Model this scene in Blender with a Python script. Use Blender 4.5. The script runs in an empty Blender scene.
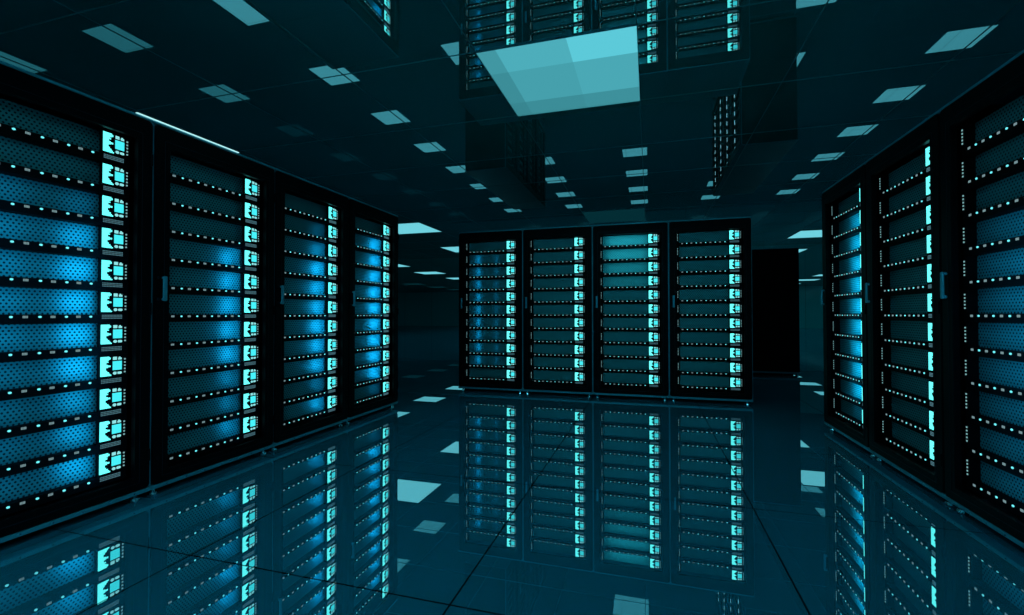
import bpy, bmesh, math, random
from mathutils import Vector, Matrix
C = bpy.context.scene
COL = C.collection
PI = math.pi

# ------------------------------------------------------------------ camera, world, exposure
FPX = 465.15
cam_d = bpy.data.cameras.new('camera'); cam = bpy.data.objects.new('camera', cam_d); COL.objects.link(cam)
cam_d.sensor_width = 36.0; cam_d.sensor_fit = 'HORIZONTAL'; cam_d.lens = FPX/1024*36
cam_d.clip_start = .02; cam_d.clip_end = 300
CZ = .92
cam.location = (0, 0, CZ)
cam.rotation_euler = (math.radians(90+.851), 0, math.radians(16.491))
cam.rotation_euler.rotate_axis('Z', math.radians(-.0576))
C.camera = cam
w = bpy.data.worlds.new('world'); C.world = w; w.use_nodes = True
w.node_tree.nodes['Background'].inputs[0].default_value = (.004, .02, .025, 1)
w.node_tree.nodes['Background'].inputs[1].default_value = 1.0
C.view_settings.view_transform = 'Standard'; C.view_settings.look = 'None'
C.view_settings.exposure = 0; C.view_settings.gamma = 1; C.view_settings.use_curve_mapping = False
try:
    C.cycles.max_bounces = 8; C.cycles.glossy_bounces = 2; C.cycles.diffuse_bounces = 3
    C.cycles.use_light_tree = True; C.cycles.sample_clamp_indirect = 4
    C.cycles.caustics_reflective = True
except Exception: pass

CEIL = 2.709
PANEL_L = .80          # brightness of the ceiling light panels
FLOOR_REF = .62; CEIL_REF = .58
BLUE = (.01, .50, 1.0)

# ------------------------------------------------------------------ materials
def nt(name):
    m = bpy.data.materials.new(name); m.use_nodes = True
    n = m.node_tree; n.nodes.clear()
    out = n.nodes.new('ShaderNodeOutputMaterial')
    return m, n, out
def L(n, a, b): n.links.new(a, b)
def math_(n, op, a, b=None, c=None):
    x = n.nodes.new('ShaderNodeMath'); x.operation = op
    for i, v in enumerate((a, b, c)):
        if v is None: continue
        if isinstance(v, (int, float)): x.inputs[i].default_value = v
        else: L(n, v, x.inputs[i])
    return x.outputs[0]
def princ(name, col, rough=.4, metal=0, spec=.5, noise=0):
    m, n, out = nt(name)
    p = n.nodes.new('ShaderNodeBsdfPrincipled')
    p.inputs['Base Color'].default_value = (*col, 1); p.inputs['Roughness'].default_value = rough
    p.inputs['Metallic'].default_value = metal; p.inputs['Specular IOR Level'].default_value = spec
    if noise:
        tc = n.nodes.new('ShaderNodeTexCoord'); nz = n.nodes.new('ShaderNodeTexNoise'); nz.inputs['Scale'].default_value = 30
        L(n, tc.outputs['Object'], nz.inputs['Vector'])
        L(n, math_(n, 'MULTIPLY_ADD', nz.outputs['Fac'], noise, rough-noise/2), p.inputs['Roughness'])
    L(n, p.outputs[0], out.inputs[0]); return m
def emis(name, col, s=1.0, gloss=0):
    m, n, out = nt(name)
    e = n.nodes.new('ShaderNodeEmission'); e.inputs[0].default_value = (*col, 1); e.inputs[1].default_value = s
    if gloss:
        g = n.nodes.new('ShaderNodeBsdfGlossy'); g.inputs[0].default_value = (gloss*.8, gloss*.97, gloss, 1); g.inputs['Roughness'].default_value = 0
        a = n.nodes.new('ShaderNodeAddShader'); L(n, e.outputs[0], a.inputs[0]); L(n, g.outputs[0], a.inputs[1]); L(n, a.outputs[0], out.inputs[0])
    else: L(n, e.outputs[0], out.inputs[0])
    return m
def grid_line(n, tc, pitch, ox, oy, half):
    sep = n.nodes.new('ShaderNodeSeparateXYZ'); L(n, tc.outputs['Object'], sep.inputs[0])
    ds = []
    for k, o in ((0, ox), (1, oy)):
        t = math_(n, 'DIVIDE', math_(n, 'SUBTRACT', sep.outputs[k], o), pitch)
        fr = math_(n, 'FRACT', math_(n, 'ADD', t, .5))
        ds.append(math_(n, 'ABSOLUTE', math_(n, 'SUBTRACT', fr, .5)))
    mn = math_(n, 'MINIMUM', ds[0], ds[1])
    return math_(n, 'LESS_THAN', mn, half/pitch)
def mirror_mat(name, diff, refl, tint, pitch, ox, oy, half, line, rough=0.0, linefac=.25):
    m, n, out = nt(name)
    tc = n.nodes.new('ShaderNodeTexCoord')
    d = n.nodes.new('ShaderNodeBsdfDiffuse'); g = n.nodes.new('ShaderNodeBsdfGlossy')
    g.inputs['Color'].default_value = (*tint, 1); g.inputs['Roughness'].default_value = rough
    ln = grid_line(n, tc, pitch, ox, oy, half)
    mc = n.nodes.new('ShaderNodeMix'); mc.data_type = 'RGBA'
    mc.inputs['A'].default_value = (*diff, 1); mc.inputs['B'].default_value = (*line, 1); L(n, ln, mc.inputs['Factor'])
    L(n, mc.outputs['Result'], d.inputs['Color'])
    nz = n.nodes.new('ShaderNodeTexNoise'); nz.inputs['Scale'].default_value = .9; nz.inputs['Detail'].default_value = 2
    L(n, tc.outputs['Object'], nz.inputs['Vector'])
    base = math_(n, 'MULTIPLY_ADD', nz.outputs['Fac'], .06, refl-.03)
    fac = math_(n, 'MULTIPLY', base, math_(n, 'MULTIPLY_ADD', ln, linefac-1, 1.0))
    mx = n.nodes.new('ShaderNodeMixShader'); L(n, fac, mx.inputs[0]); L(n, d.outputs[0], mx.inputs[1]); L(n, g.outputs[0], mx.inputs[2])
    L(n, mx.outputs[0], out.inputs[0]); return m
def mesh_mat(name, col, metal, rough, px=.0180, pz=.0270, r=.0043):
    """perforated steel sheet: staggered round holes"""
    m, n, out = nt(name)
    tc = n.nodes.new('ShaderNodeTexCoord'); sep = n.nodes.new('ShaderNodeSeparateXYZ'); L(n, tc.outputs['Object'], sep.inputs[0])
    ds = []
    for off in (0, .5):
        u = math_(n, 'MULTIPLY', math_(n, 'SUBTRACT', math_(n, 'FRACT', math_(n, 'ADD', math_(n, 'DIVIDE', sep.outputs[0], px), off)), .5), px)
        v = math_(n, 'MULTIPLY', math_(n, 'SUBTRACT', math_(n, 'FRACT', math_(n, 'ADD', math_(n, 'DIVIDE', sep.outputs[2], pz), off)), .5), pz)
        ds.append(math_(n, 'SQRT', math_(n, 'ADD', math_(n, 'MULTIPLY', u, u), math_(n, 'MULTIPLY', v, v))))
    hole = math_(n, 'LESS_THAN', math_(n, 'MINIMUM', ds[0], ds[1]), r)
    p = n.nodes.new('ShaderNodeBsdfPrincipled')
    p.inputs['Base Color'].default_value = (*col, 1); p.inputs['Metallic'].default_value = metal; p.inputs['Roughness'].default_value = rough
    b = n.nodes.new('ShaderNodeBsdfDiffuse'); b.inputs[0].default_value = (.005, .03, .04, 1)
    mx = n.nodes.new('ShaderNodeMixShader'); L(n, hole, mx.inputs[0]); L(n, p.outputs[0], mx.inputs[1]); L(n, b.outputs[0], mx.inputs[2])
    L(n, mx.outputs[0], out.inputs[0]); return m

M = dict(
    floor=mirror_mat('floor_glass_tile', (.015, .33, .48), FLOOR_REF, (.80, .97, 1), 1.0775, -.612, 1.37, .0035, (.001, .003, .004)),
    ceil=mirror_mat('ceiling_gloss_tile', (.015, .30, .31), CEIL_REF, (.78, .96, 1), 1.0565, -.07, 2.945, .001, (.1, .3, .35)),
    wall=mirror_mat('wall_gloss_panel', (.01, .75, .78), .15, (.7, .95, 1), 2.4, 0, 0, .006, (.002, .02, .02), rough=.15),
    black=princ('black_powder_coat', (.0012, .0014, .0025), .4, 0, .08),
    side=princ('black_side_panel', (.0012, .0014, .0025), .3, 0, .08),
    inner=princ('matt_black_chassis', (.0012, .0014, .002), .6, 0, .08),
    trim=princ('teal_steel_trim', (.05, .34, .44), .35, .3, .5, .1),
    seam=princ('ceiling_joint_trim', (.12, .36, .40), .3, .5, .5, .1),
    chrome=princ('brushed_chrome', (.45, .75, .85), .18, 1),
    handle=princ('blue_grey_handle', (.10, .42, .55), .35, .5),
    grille=mesh_mat('perforated_grille', (.06, .33, .36), .5, .45),
    led=emis('cyan_indicator', (.13, .72, .78), 1.35),
    mark=emis('grey_bar_glow', (.17, .28, .30), 1.0),  # grey marks made to glow, since the lighting leaves them too dark
    tick=emis('pale_status_tick', (.19, .40, .42), 1.0),
    disp=emis('cyan_display', (.13, .98, .95), 1.5),
    disp2=emis('cyan_display_square', (.06, .82, .88), 1.1),
    disp3=emis('white_display_icon', (.28, .78, .80), 1.0),
    key=emis('dim_keypad', (.09, .22, .27), .8),
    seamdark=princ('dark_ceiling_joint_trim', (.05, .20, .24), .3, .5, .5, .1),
    tickfar=emis('bright_status_tick', (.19, .42, .50), 3.5),
    off=princ('switched_off_display', (.05, .07, .08), .3),
    panel=emis('ceiling_panel_glow', (.20, .80, .92), PANEL_L, .0),
    panelbig=emis('large_ceiling_panel_glow', (.07, .36, .42), .8, .45),
    panelfill=emis('added_fill_panel_glow', (.18, .78, .97), 5.0),
    panelweak=emis('weak_ceiling_panel_glow', (.05, .28, .33), 1.0),
    paneldim=emis('dim_ceiling_panel_glow', (.0015, .032, .042), .8, 0),
)

# ------------------------------------------------------------------ helpers
def box(bm, x0, x1, y0, y1, z0, z1):
    v = [bm.verts.new(p) for p in ((x0,y0,z0),(x1,y0,z0),(x1,y1,z0),(x0,y1,z0),(x0,y0,z1),(x1,y0,z1),(x1,y1,z1),(x0,y1,z1))]
    for f in ((3,2,1,0),(4,5,6,7),(0,1,5,4),(1,2,6,5),(2,3,7,6),(3,0,4,7)): bm.faces.new([v[i] for i in f])
def prism(bm, pts, y0, y1):
    """outline in x,z (counter-clockwise seen from the front) extruded along y"""
    a = [bm.verts.new((x, y0, z)) for x, z in pts]; b = [bm.verts.new((x, y1, z)) for x, z in pts]
    n = len(pts)
    bm.faces.new(a); bm.faces.new(b[::-1])
    for i in range(n): bm.faces.new((a[(i+1) % n], a[i], b[i], b[(i+1) % n]))
def rrect(x0, x1, z0, z1, r, s=5):
    p = []
    for cx, cz, a0 in ((x1-r, z0+r, -90), (x1-r, z1-r, 0), (x0+r, z1-r, 90), (x0+r, z0+r, 180)):
        for i in range(s):
            a = math.radians(a0+90*i/(s-1)); p.append((cx+r*math.cos(a), cz+r*math.sin(a)))
    return p
def ring(bm, outer, inner, y0, y1):
    n = len(outer)
    vs = [[bm.verts.new((x, y, z)) for x, z in pts] for pts in (outer, inner) for y in (y0, y1)]
    o0, o1, i0, i1 = vs
    for k in range(n):
        j = (k+1) % n
        bm.faces.new((o0[k], o0[j], i0[j], i0[k])); bm.faces.new((o1[j], o1[k], i1[k], i1[j]))
        bm.faces.new((o0[j], o0[k], o1[k], o1[j])); bm.faces.new((i0[k], i0[j], i1[j], i1[k]))
def cyl(bm, c, r, h, axis='Z', seg=14, r2=None):
    mat = Matrix.Translation(c)
    if axis == 'Y': mat = mat @ Matrix.Rotation(PI/2, 4, 'X')
    if axis == 'X': mat = mat @ Matrix.Rotation(PI/2, 4, 'Y')
    bmesh.ops.create_cone(bm, cap_ends=True, segments=seg, radius1=r, radius2=r if r2 is None else r2, depth=h, matrix=mat)
def build(name, bm, mat, parent=None, bevel=0, smooth=False):
    bmesh.ops.recalc_face_normals(bm, faces=bm.faces)
    me = bpy.data.meshes.new(name); bm.to_mesh(me); bm.free()
    me.materials.append(mat)
    if smooth:
        for p in me.polygons: p.use_smooth = True
    o = bpy.data.objects.new(name, me); COL.objects.link(o)
    if parent: o.parent = parent
    if bevel:
        b = o.modifiers.new('bevel', 'BEVEL'); b.width = bevel; b.segments = 2; b.limit_method = 'ANGLE'
    return o
def thing(name, label, cat, loc=(0,0,0), rz=0, group=None):
    o = bpy.data.objects.new(name, None); COL.objects.link(o); o.empty_display_size = .1
    o.location = loc; o.rotation_euler = (0, 0, rz); o['label'] = label; o['category'] = cat
    if group: o['group'] = group
    return o
def copy_tree(o, parent=None):
    c = o.copy(); COL.objects.link(c); c.parent = parent
    for ch in list(o.children): copy_tree(ch, c)
    return c
def struct(name, bm, mat):
    o = build(name, bm, mat); o['kind'] = 'structure'; return o
def B(*boxes):
    bm = bmesh.new()
    for b in boxes: box(bm, *b)
    return bm

# ------------------------------------------------------------------ room
RX0, RX1, RY0, RY1 = -20.0, 16.0, -4.0, 34.0
struct('floor', B((RX0, RX1, RY0, RY1, -.2, 0)), M['floor'])
struct('ceiling', B((RX0, RX1, RY0, RY1, CEIL, CEIL+.2)), M['ceil'])
struct('wall_left', B((RX0-.2, RX0, RY0, RY1, -.2, CEIL+.2)), M['wall'])
struct('wall_right', B((RX1, RX1+.2, RY0, RY1, -.2, CEIL+.2)), M['wall'])
struct('wall_back', B((RX0-.2, RX1+.2, RY1, RY1+.2, -.2, CEIL+.2)), M['wall'])
struct('wall_front', B((RX0-.2, RX1+.2, RY0-.2, RY0, -.2, CEIL+.2)), M['wall'])
# thin metal joints between the ceiling tiles
TP = 1.0565
bm = bmesh.new()
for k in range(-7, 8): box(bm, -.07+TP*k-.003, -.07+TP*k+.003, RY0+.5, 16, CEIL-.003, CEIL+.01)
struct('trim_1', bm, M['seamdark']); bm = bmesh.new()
for k in range(-4, 12): box(bm, -8, 8, 2.945+TP*k-.003, 2.945+TP*k+.003, CEIL-.0026, CEIL+.01)
struct('trim_2', bm, M['seam'])

# ------------------------------------------------------------------ ceiling lights
def ceiling_light(x0, y0, mat, label, group=None):
    s = 1.056
    t = thing('ceiling_light', label, 'ceiling light', (x0+s/2, y0+s/2, CEIL), 0, group)
    h = s/2
    build('diffuser', B((-h+.008, h-.008, -h+.008, h-.008, -.007, 0)), mat, t)
    build('frame', B((-h, h, -h, -h+.008, -.010, .004), (-h, h, h-.008, h, -.010, .004), (-h, -h+.008, -h+.008, h-.008, -.010, .004), (h-.008, h, -h+.008, h-.008, -.010, .004)), M['seam'], t)
    return t
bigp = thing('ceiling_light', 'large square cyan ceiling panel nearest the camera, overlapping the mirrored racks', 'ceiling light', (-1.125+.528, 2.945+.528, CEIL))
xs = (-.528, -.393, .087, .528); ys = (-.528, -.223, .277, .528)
refl_lum = ((1.1, 1.5, 2.1), (.95, 1.25, 1.4), (.85, .95, 1.0))  # overlapping reflections painted as brightness steps in the panel's glow
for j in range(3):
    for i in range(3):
        build('diffuser', B((xs[i], xs[i+1], ys[j], ys[j+1], -.007, 0)), emis('large_ceiling_panel_glow', (.048*refl_lum[j][i]**1.1, .28*refl_lum[j][i], .33*refl_lum[j][i]), 1.0), bigp)
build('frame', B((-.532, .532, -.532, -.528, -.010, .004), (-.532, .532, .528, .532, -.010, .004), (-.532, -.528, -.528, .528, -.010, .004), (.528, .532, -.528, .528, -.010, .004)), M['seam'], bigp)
cols = [(-18.0, 'leftmost column of panels'), (-13.78, 'second column from the left'), (-9.56, 'third column from the left'), (-5.33, 'column above the left gap'), (-1.125, 'column above the central racks'), (3.1, 'column above the right gap'), (7.32, 'second column from the right'), (11.5, 'rightmost column of panels')]
ords = ['first', 'second', 'third', 'fourth', 'fifth', 'sixth', 'seventh', 'eighth', 'ninth', 'tenth', 'eleventh']
protos = {}
for ci, (x, ct) in enumerate(cols):
    for k in range(8):
        if ci == 0 and k: continue
        if ci == 4 and k == 3: continue
        key = 'panelweak' if ci == 0 else ('panelweak' if k < 2 else 'paneldim') if ci == 1 else 'paneldim' if (ci == 4 and k == 0) else 'panel'
        lab = 'square cyan ceiling panel, %s one back in the %s' % (ords[k], ct)
        if ci == 4 and k == 0: lab = 'dim square ceiling panel just above the central rack row'
        if key not in protos:
            protos[key] = ceiling_light(x, 8.1+3.165*k, M[key], lab, 'ceiling light panels')
        else:
            o = copy_tree(protos[key]); o.location = (x+.528, 8.1+.528+3.165*k, CEIL); o['label'] = lab
for i, (x, y) in enumerate(((-1.125, -.72), (-1.125, -2.8), (-3.2, -1.8), (1.0, -1.8))):  # unseen fill panels added to raise the room's overall brightness
    ceiling_light(x, y, M['panelfill'], 'added square fill panel behind the camera, %s of four' % ords[i], 'added fill panels behind the camera')

# ------------------------------------------------------------------ server rack (front towards local -Y, origin at the middle of its base)
W, D = .8, .8
Z0, Z1 = .058, 1.895
FY = -D/2            # plane of the door front
def make_rack():
    t = thing('server_rack', 'x', 'server rack', group='server racks')
    h = W/2
    # cabinet body parts
    build('side_panel', B((-h+.003, -h+.018, FY+.03, D/2-.02, .06, 1.9)), M['side'], t, .003)
    build('side_panel', B((h-.018, h-.003, FY+.03, D/2-.02, .06, 1.9)), M['side'], t, .003)
    build('back_panel', B((-h+.018, h-.018, D/2-.035, D/2-.02, .06, 1.9)), M['side'], t)
    build('top_panel', B((-h+.001, h-.001, FY+.004, D/2-.01, 1.897, 1.911)), M['trim'], t, .004)
    build('base_frame', B((-h+.001, h-.001, FY+.002, D/2-.01, .036, .0565)), M['trim'], t, .003)
    build('plinth', B((-h+.06, h-.06, FY+.05, D/2-.05, .012, .036)), M['inner'], t)
    bm = bmesh.new()
    for sx in (-1, 1): box(bm, *( (sx*h-.0085, sx*h-.0005) if sx > 0 else (-h+.0005, -h+.0085) ), FY+.012, FY+.03, .0565, 1.897)
    build('corner_post', bm, M['trim'], t, .002)
    for sx in (-1, 1):
        for sy in (-1, 1):
            bm = bmesh.new(); cx, cy = sx*(h-.045), sy*(D/2-.05)
            cyl(bm, (cx, cy, .006), .024, .012, r2=.02); cyl(bm, (cx, cy, .025), .009, .03)
            build('foot', bm, M['chrome'], t)
    # door frame
    bm = bmesh.new()
    ring(bm, rrect(-h+.007, h-.007, Z0, Z1, .022), rrect(-.315, .322, Z0+.064, Z1-.102, .006), FY, FY+.028)
    d = build('door', bm, M['black'], t, .0025)
    # a thin dark steel bead round the opening
    bm = bmesh.new()
    ring(bm, rrect(-.345, .345, Z0+.034, Z1-.072, .008), rrect(-.3425, .3425, Z0+.0365, Z1-.0745, .007), FY-.0015, FY+.002)
    build('bead', bm, princ_bead, d)
    # pull handle on the left stile
    bm = bmesh.new()
    hx, hz = -h+.048, 1.055
    pts = []
    box(bm, hx-.011, hx+.011, FY-.024, FY-.013, hz-.064, hz+.064)
    for s in (-1, 1): cyl(bm, (hx, FY-.007, hz+s*.055), .008, .014, 'Y')
    build('handle', bm, M['handle'], d, .006)
    bm = bmesh.new()
    for s in (-1, 1): cyl(bm, (hx-.022, FY-.003, hz+s*.055), .006, .008, 'Y')
    build('lock', bm, princ_bead, d)
    for z in (.22, .95, 1.70):
        bm = bmesh.new(); cyl(bm, (h-.012, FY-.002, z), .005, .06); build('hinge', bm, M['black'], d)
    # small bright screw heads along the base frame
    for k in range(7):
        bm = bmesh.new(); cyl(bm, (-h+.08+k*.107, FY+.001, .046), .0035, .006, 'Y', 8)
        build('screw', bm, M['chrome'], t)
    return t
princ_bead = princ('dark_bead', (.006, .012, .02), .4, .2, .2)

ROW = .1515
SX = -.4          # local x = measured offset from the rack's left edge + SX
FP = FY+.045      # front plane of the servers
def mark_bm(k):
    bm = bmesh.new()
    x = SX+.137+.0925*k
    for j in range(4): box(bm, x-.0078+j*.0045, x-.0048+j*.0045, FP-.0015, FP+.002, -.1270, -.1170)
    return bm
def make_server(lit=True, full=True):
    """local origin: middle of the rack plan, top edge of the unit"""
    t = thing('rack_server', 'x', 'server', group='rack servers')
    ear = (SX+.0855, SX+.107, FP, FP+.045, -ROW+.001, -.0005)
    plate = (SX+.590, SX+.7145, FP, FP+.012, -ROW+.001, -.0005)
    body = (SX+.0855, SX+.7145, FP+.045, .30, -ROW+.001, -.0005)
    ledge = (SX+.107, SX+.590, FP, FP+.045, -ROW+.001, -.112)
    rt = (SX+.6230, SX+.7145, FP+.012, FP+.045, -ROW+.001, -.0005)
    build('chassis', B(body, ear, plate, ledge, rt), M['inner'], t)
    bm = bmesh.new(); prism(bm, rrect(SX+.1075, SX+.6228, -.1115, -.001, .005, 3), FP+.039, FP+.0449)
    build('grille', bm, M['grille'], t)
    s = build('control_strip', B((SX+.108, SX+.589, FP-.0006, FP+.001, -.131, -.113)), M['inner'], t)
    if full:
        for k in range(5):
            build('vent_mark', mark_bm(k), M['mark'], s)
            bm = bmesh.new(); prism(bm, rrect(-.0054, .0054, -.0043, .0043, .0042, 4), -.003, .001)
            o = build('indicator_light', bm, M['led'], s); o.location = (SX+.186+.0925*k-.001, FP, -.122)
    # status display: graph, square, icons, all one screen with its icons as its own pieces
    u0, v0, uw, vh = SX+.597, -.0085, .091, .0915
    P = lambda u, v: (u0+u*uw, v0-v*vh)
    g = [(0,0),(.40,0),(.40,.05),(.46,.05),(.46,.15),(.38,.15),(.38,.20),(.30,.20),(.30,.25),(.36,.25),(.36,.31),(.26,.31),(.26,.42),(.34,.42),(.34,.46),(.46,.46),(.46,.54),(.34,.54),(.34,.58),(.24,.58),(.24,.72),(.30,.72),(.30,.80),(.38,.80),(.38,.88),(.44,.88),(.44,.94),(.50,.94),(.50,1),(0,1)]
    bm = bmesh.new(); prism(bm, [P(*p) for p in g][::-1], FP-.002, FP+.002)
    dmat = M['disp'] if lit else M['off']
    sc = build('status_display', bm, dmat, t)
    bm = bmesh.new(); prism(bm, [P(*p) for p in ((.57,.26),(1.0,.26),(1.0,.72),(.57,.72))][::-1], FP-.002, FP+.002)
    build('display_square', bm, M['disp2'] if lit else M['off'], sc)
    if full:
        cx, cz = P(.67, .88)
        for pts in ([P(*p) for p in ((.58,.03),(.76,.03),(.76,.19),(.58,.19))][::-1],
                    [P(*p) for p in ((.86,.04),(.93,.04),(.93,.09),(.99,.09),(.99,.19),(.83,.19),(.83,.09),(.86,.09))][::-1],
                    [(cx+.0078*math.cos(a*PI/6), cz+.0070*math.sin(a*PI/6)) for a in range(12)],
                    rrect(P(.80,0)[0], P(1.0,0)[0], P(0,.945)[1], P(0,.82)[1], .004, 3)):
            bm = bmesh.new(); prism(bm, pts, FP-.002, FP+.002)
            build('display_icon', bm, M['disp3'], sc)
    # keypad under the display: rows of tiny keys
    bm = bmesh.new()
    for r in range(3):
        for c in range(14): box(bm, u0+.004+c*.0063, u0+.0078+c*.0063, FP-.0015, FP+.001, -.1135-.0072*r-.0042, -.1135-.0072*r)
    build('keypad', bm, M['key'] if lit else M['off'], t)
    for x in (SX+.0925, SX+.7015):
        bm = bmesh.new()
        for k in range(5): box(bm, x-.0028, x+.0028, FP-(.003 if full else .008), FP+.001, -.0215-.0155*k-.0065, -.0215-.0155*k)
        build('tick_lights', bm, M['off'] if not lit else M['tick'] if full else M['tickfar'], t)
    return t

rack0 = make_rack(); server_on = make_server(); server_far = make_server(True, False); server_off = make_server(False, False)
pool = {'rack': rack0, True: server_on, 'far': server_far, False: server_off}; used = dict.fromkeys(pool, False)
def place(key, loc, rz, label, group):
    if used[key]: o = copy_tree(pool[key])
    else: o = pool[key]; used[key] = True
    o.location = loc; o.rotation_euler = (0, 0, rz); o['label'] = label; o['group'] = group
    return o
def row(desc_label, desc_short, group, x, y, rz, lit=True):
    r = place('rack', (x, y, 0), rz, desc_label, group)
    for k in range(11):
        lab = 'black rack server, %s from the top, in the %s' % (ords[k], desc_short)
        if k == 0: lab = 'black rack server, topmost, in the %s' % desc_short
        if k == 10: lab = 'black rack server, lowest, in the %s' % desc_short
        place(lit, (x, y, Z1-.104-ROW*k), rz, lab, 'servers in the ' + desc_short)
    return r
R90 = PI/2
XL, XR = -2.409, 1.3426
left = [row('black server rack nearest the camera on the left, cut by the frame', "left row's nearest rack", 'left row of racks', XL-D/2, 1.739-.4, R90),
        row('black server rack second from the camera in the left row', "left row's second rack", 'left row of racks', XL-D/2, 1.739+.4, R90),
        row('black server rack with blue glow, third from the camera in left row', "left row's third rack", 'left row of racks', XL-D/2, 1.739+1.2, R90),
        row('black server rack with blue glow at the far end of the left row', "left row's far end rack", 'left row of racks', XL-D/2, 1.739+2.0, R90)]
cn = ['leftmost central rack', 'second central rack from the left', 'third central rack from the left', 'rightmost central rack']
cl = ['black server rack with narrow blue glow, leftmost of the central row', 'black server rack without glow, second from left in the central row', 'black server rack with teal top servers, third in the central row', 'black server rack at the right end of the central row']
cen = [row(cl[i], cn[i], 'central row of racks', -2.2059+.4+.8*i, 5.177+D/2, 0) for i in range(4)]
right = [row('black server rack nearest the camera on the right, cut by the frame', "right row's nearest rack", 'right row of racks', XR+D/2, 4.3278-2.0, -R90),
         row('black server rack in the middle of the right row', "right row's middle rack", 'right row of racks', XR+D/2, 4.3278-1.2, -R90),
         row('black server rack with bright blue glow, farthest in the right row', "right row's far end rack", 'right row of racks', XR+D/2, 4.3278-.4, -R90)]
for i in range(4):
    row('dark server rack behind the central row, %s on the right, mirrored in the ceiling' % ords[i], '%s right rack behind the central row' % ords[i], 'right racks behind the central row', XR+D/2, 7.8+.4+.8*i, -R90, lit='far')
for i in range(4):
    row('switched-off server rack behind the central row, %s on the left' % ords[i], '%s left rack behind the central row' % ords[i], 'left racks behind the central row', XL-D/2, 7.8+.4+.8*i, R90, lit=False)

# ------------------------------------------------------------------ unseen blue lamps placed inside the racks to produce the glow on the servers
def glow(rack, x, rows, power, dist=.055, col=BLUE, size=(.05, .085)):
    for k, p in rows:
        l = bpy.data.lights.new('glow_lamp', 'AREA'); l.energy = power*p; l.color = col
        l.shape = 'RECTANGLE'; l.size, l.size_y = size
        o = bpy.data.objects.new('glow_lamp', l); COL.objects.link(o); o.parent = rack
        o.location = (SX+x, FP+.039-dist, Z1-.104-ROW*k-.055); o.rotation_euler = (PI/2, 0, 0)
glow(left[0], .565, [(2,.12),(3,.7),(4,1),(5,1),(6,1),(7,1),(8,.5),(9,.6),(10,.8)], .21, .10, size=(.09, .085))
glow(left[0], .20, [(2,.5),(3,.8),(4,.9),(5,.9),(6,.8),(7,.5),(8,.4),(9,.4),(10,.4)], .17, .12, size=(.36, .085))
glow(left[1], .565, [(3,.9),(4,1),(5,1),(6,1),(7,1),(8,.4),(9,.3),(10,.5)], .155, .085)
glow(left[2], .57, [(1,.1),(2,.4),(3,1),(4,.9),(5,.9),(6,1),(7,.9),(8,.8),(9,.2),(10,.6)], .24, .08)
glow(left[3], .55, [(1,.9),(2,.9),(3,1),(4,1),(5,1),(6,1),(7,1),(8,1),(9,1),(10,.1)], .27, .07)
glow(cen[0], .215, [(k,1) for k in range(1,10)], .028, .05, size=(.02,.085))
glow(cen[0], .44, [(k,1) for k in range(1,10)], .006, .05, size=(.02,.085))
glow(cen[3], .66, [(k,1) for k in range(2,8)], .008, .10)
glow(right[0], .40, [(3,.6),(4,1),(5,1),(6,1),(7,.9),(8,.6),(9,.5),(10,.5)], .14, .12, size=(.4,.085))
glow(right[2], .42, [(1,.6),(2,.9),(3,1),(4,1),(5,1),(6,1),(7,1),(8,1),(9,1),(10,.08)], .33, .07, (.01,.6,1), size=(.14,.085))
glow(cen[2], .36, [(0,1),(1,.8),(2,.45),(3,.25)], .24, .12, (.12,.85,1), (.42,.085))
tag_l = B((XL-.012, XL+.002, 1.655, 2.245, 1.9112, 1.9150))  # glowing bar added in place of the highlight on the racks' top edge
o = build('edge_glint', tag_l, emis('white_edge_glint', (.45, .9, .95), 1.0)); o['label'] = 'thin glowing bar as painted highlight on the top edge of the left racks'; o['category'] = 'painted highlight'
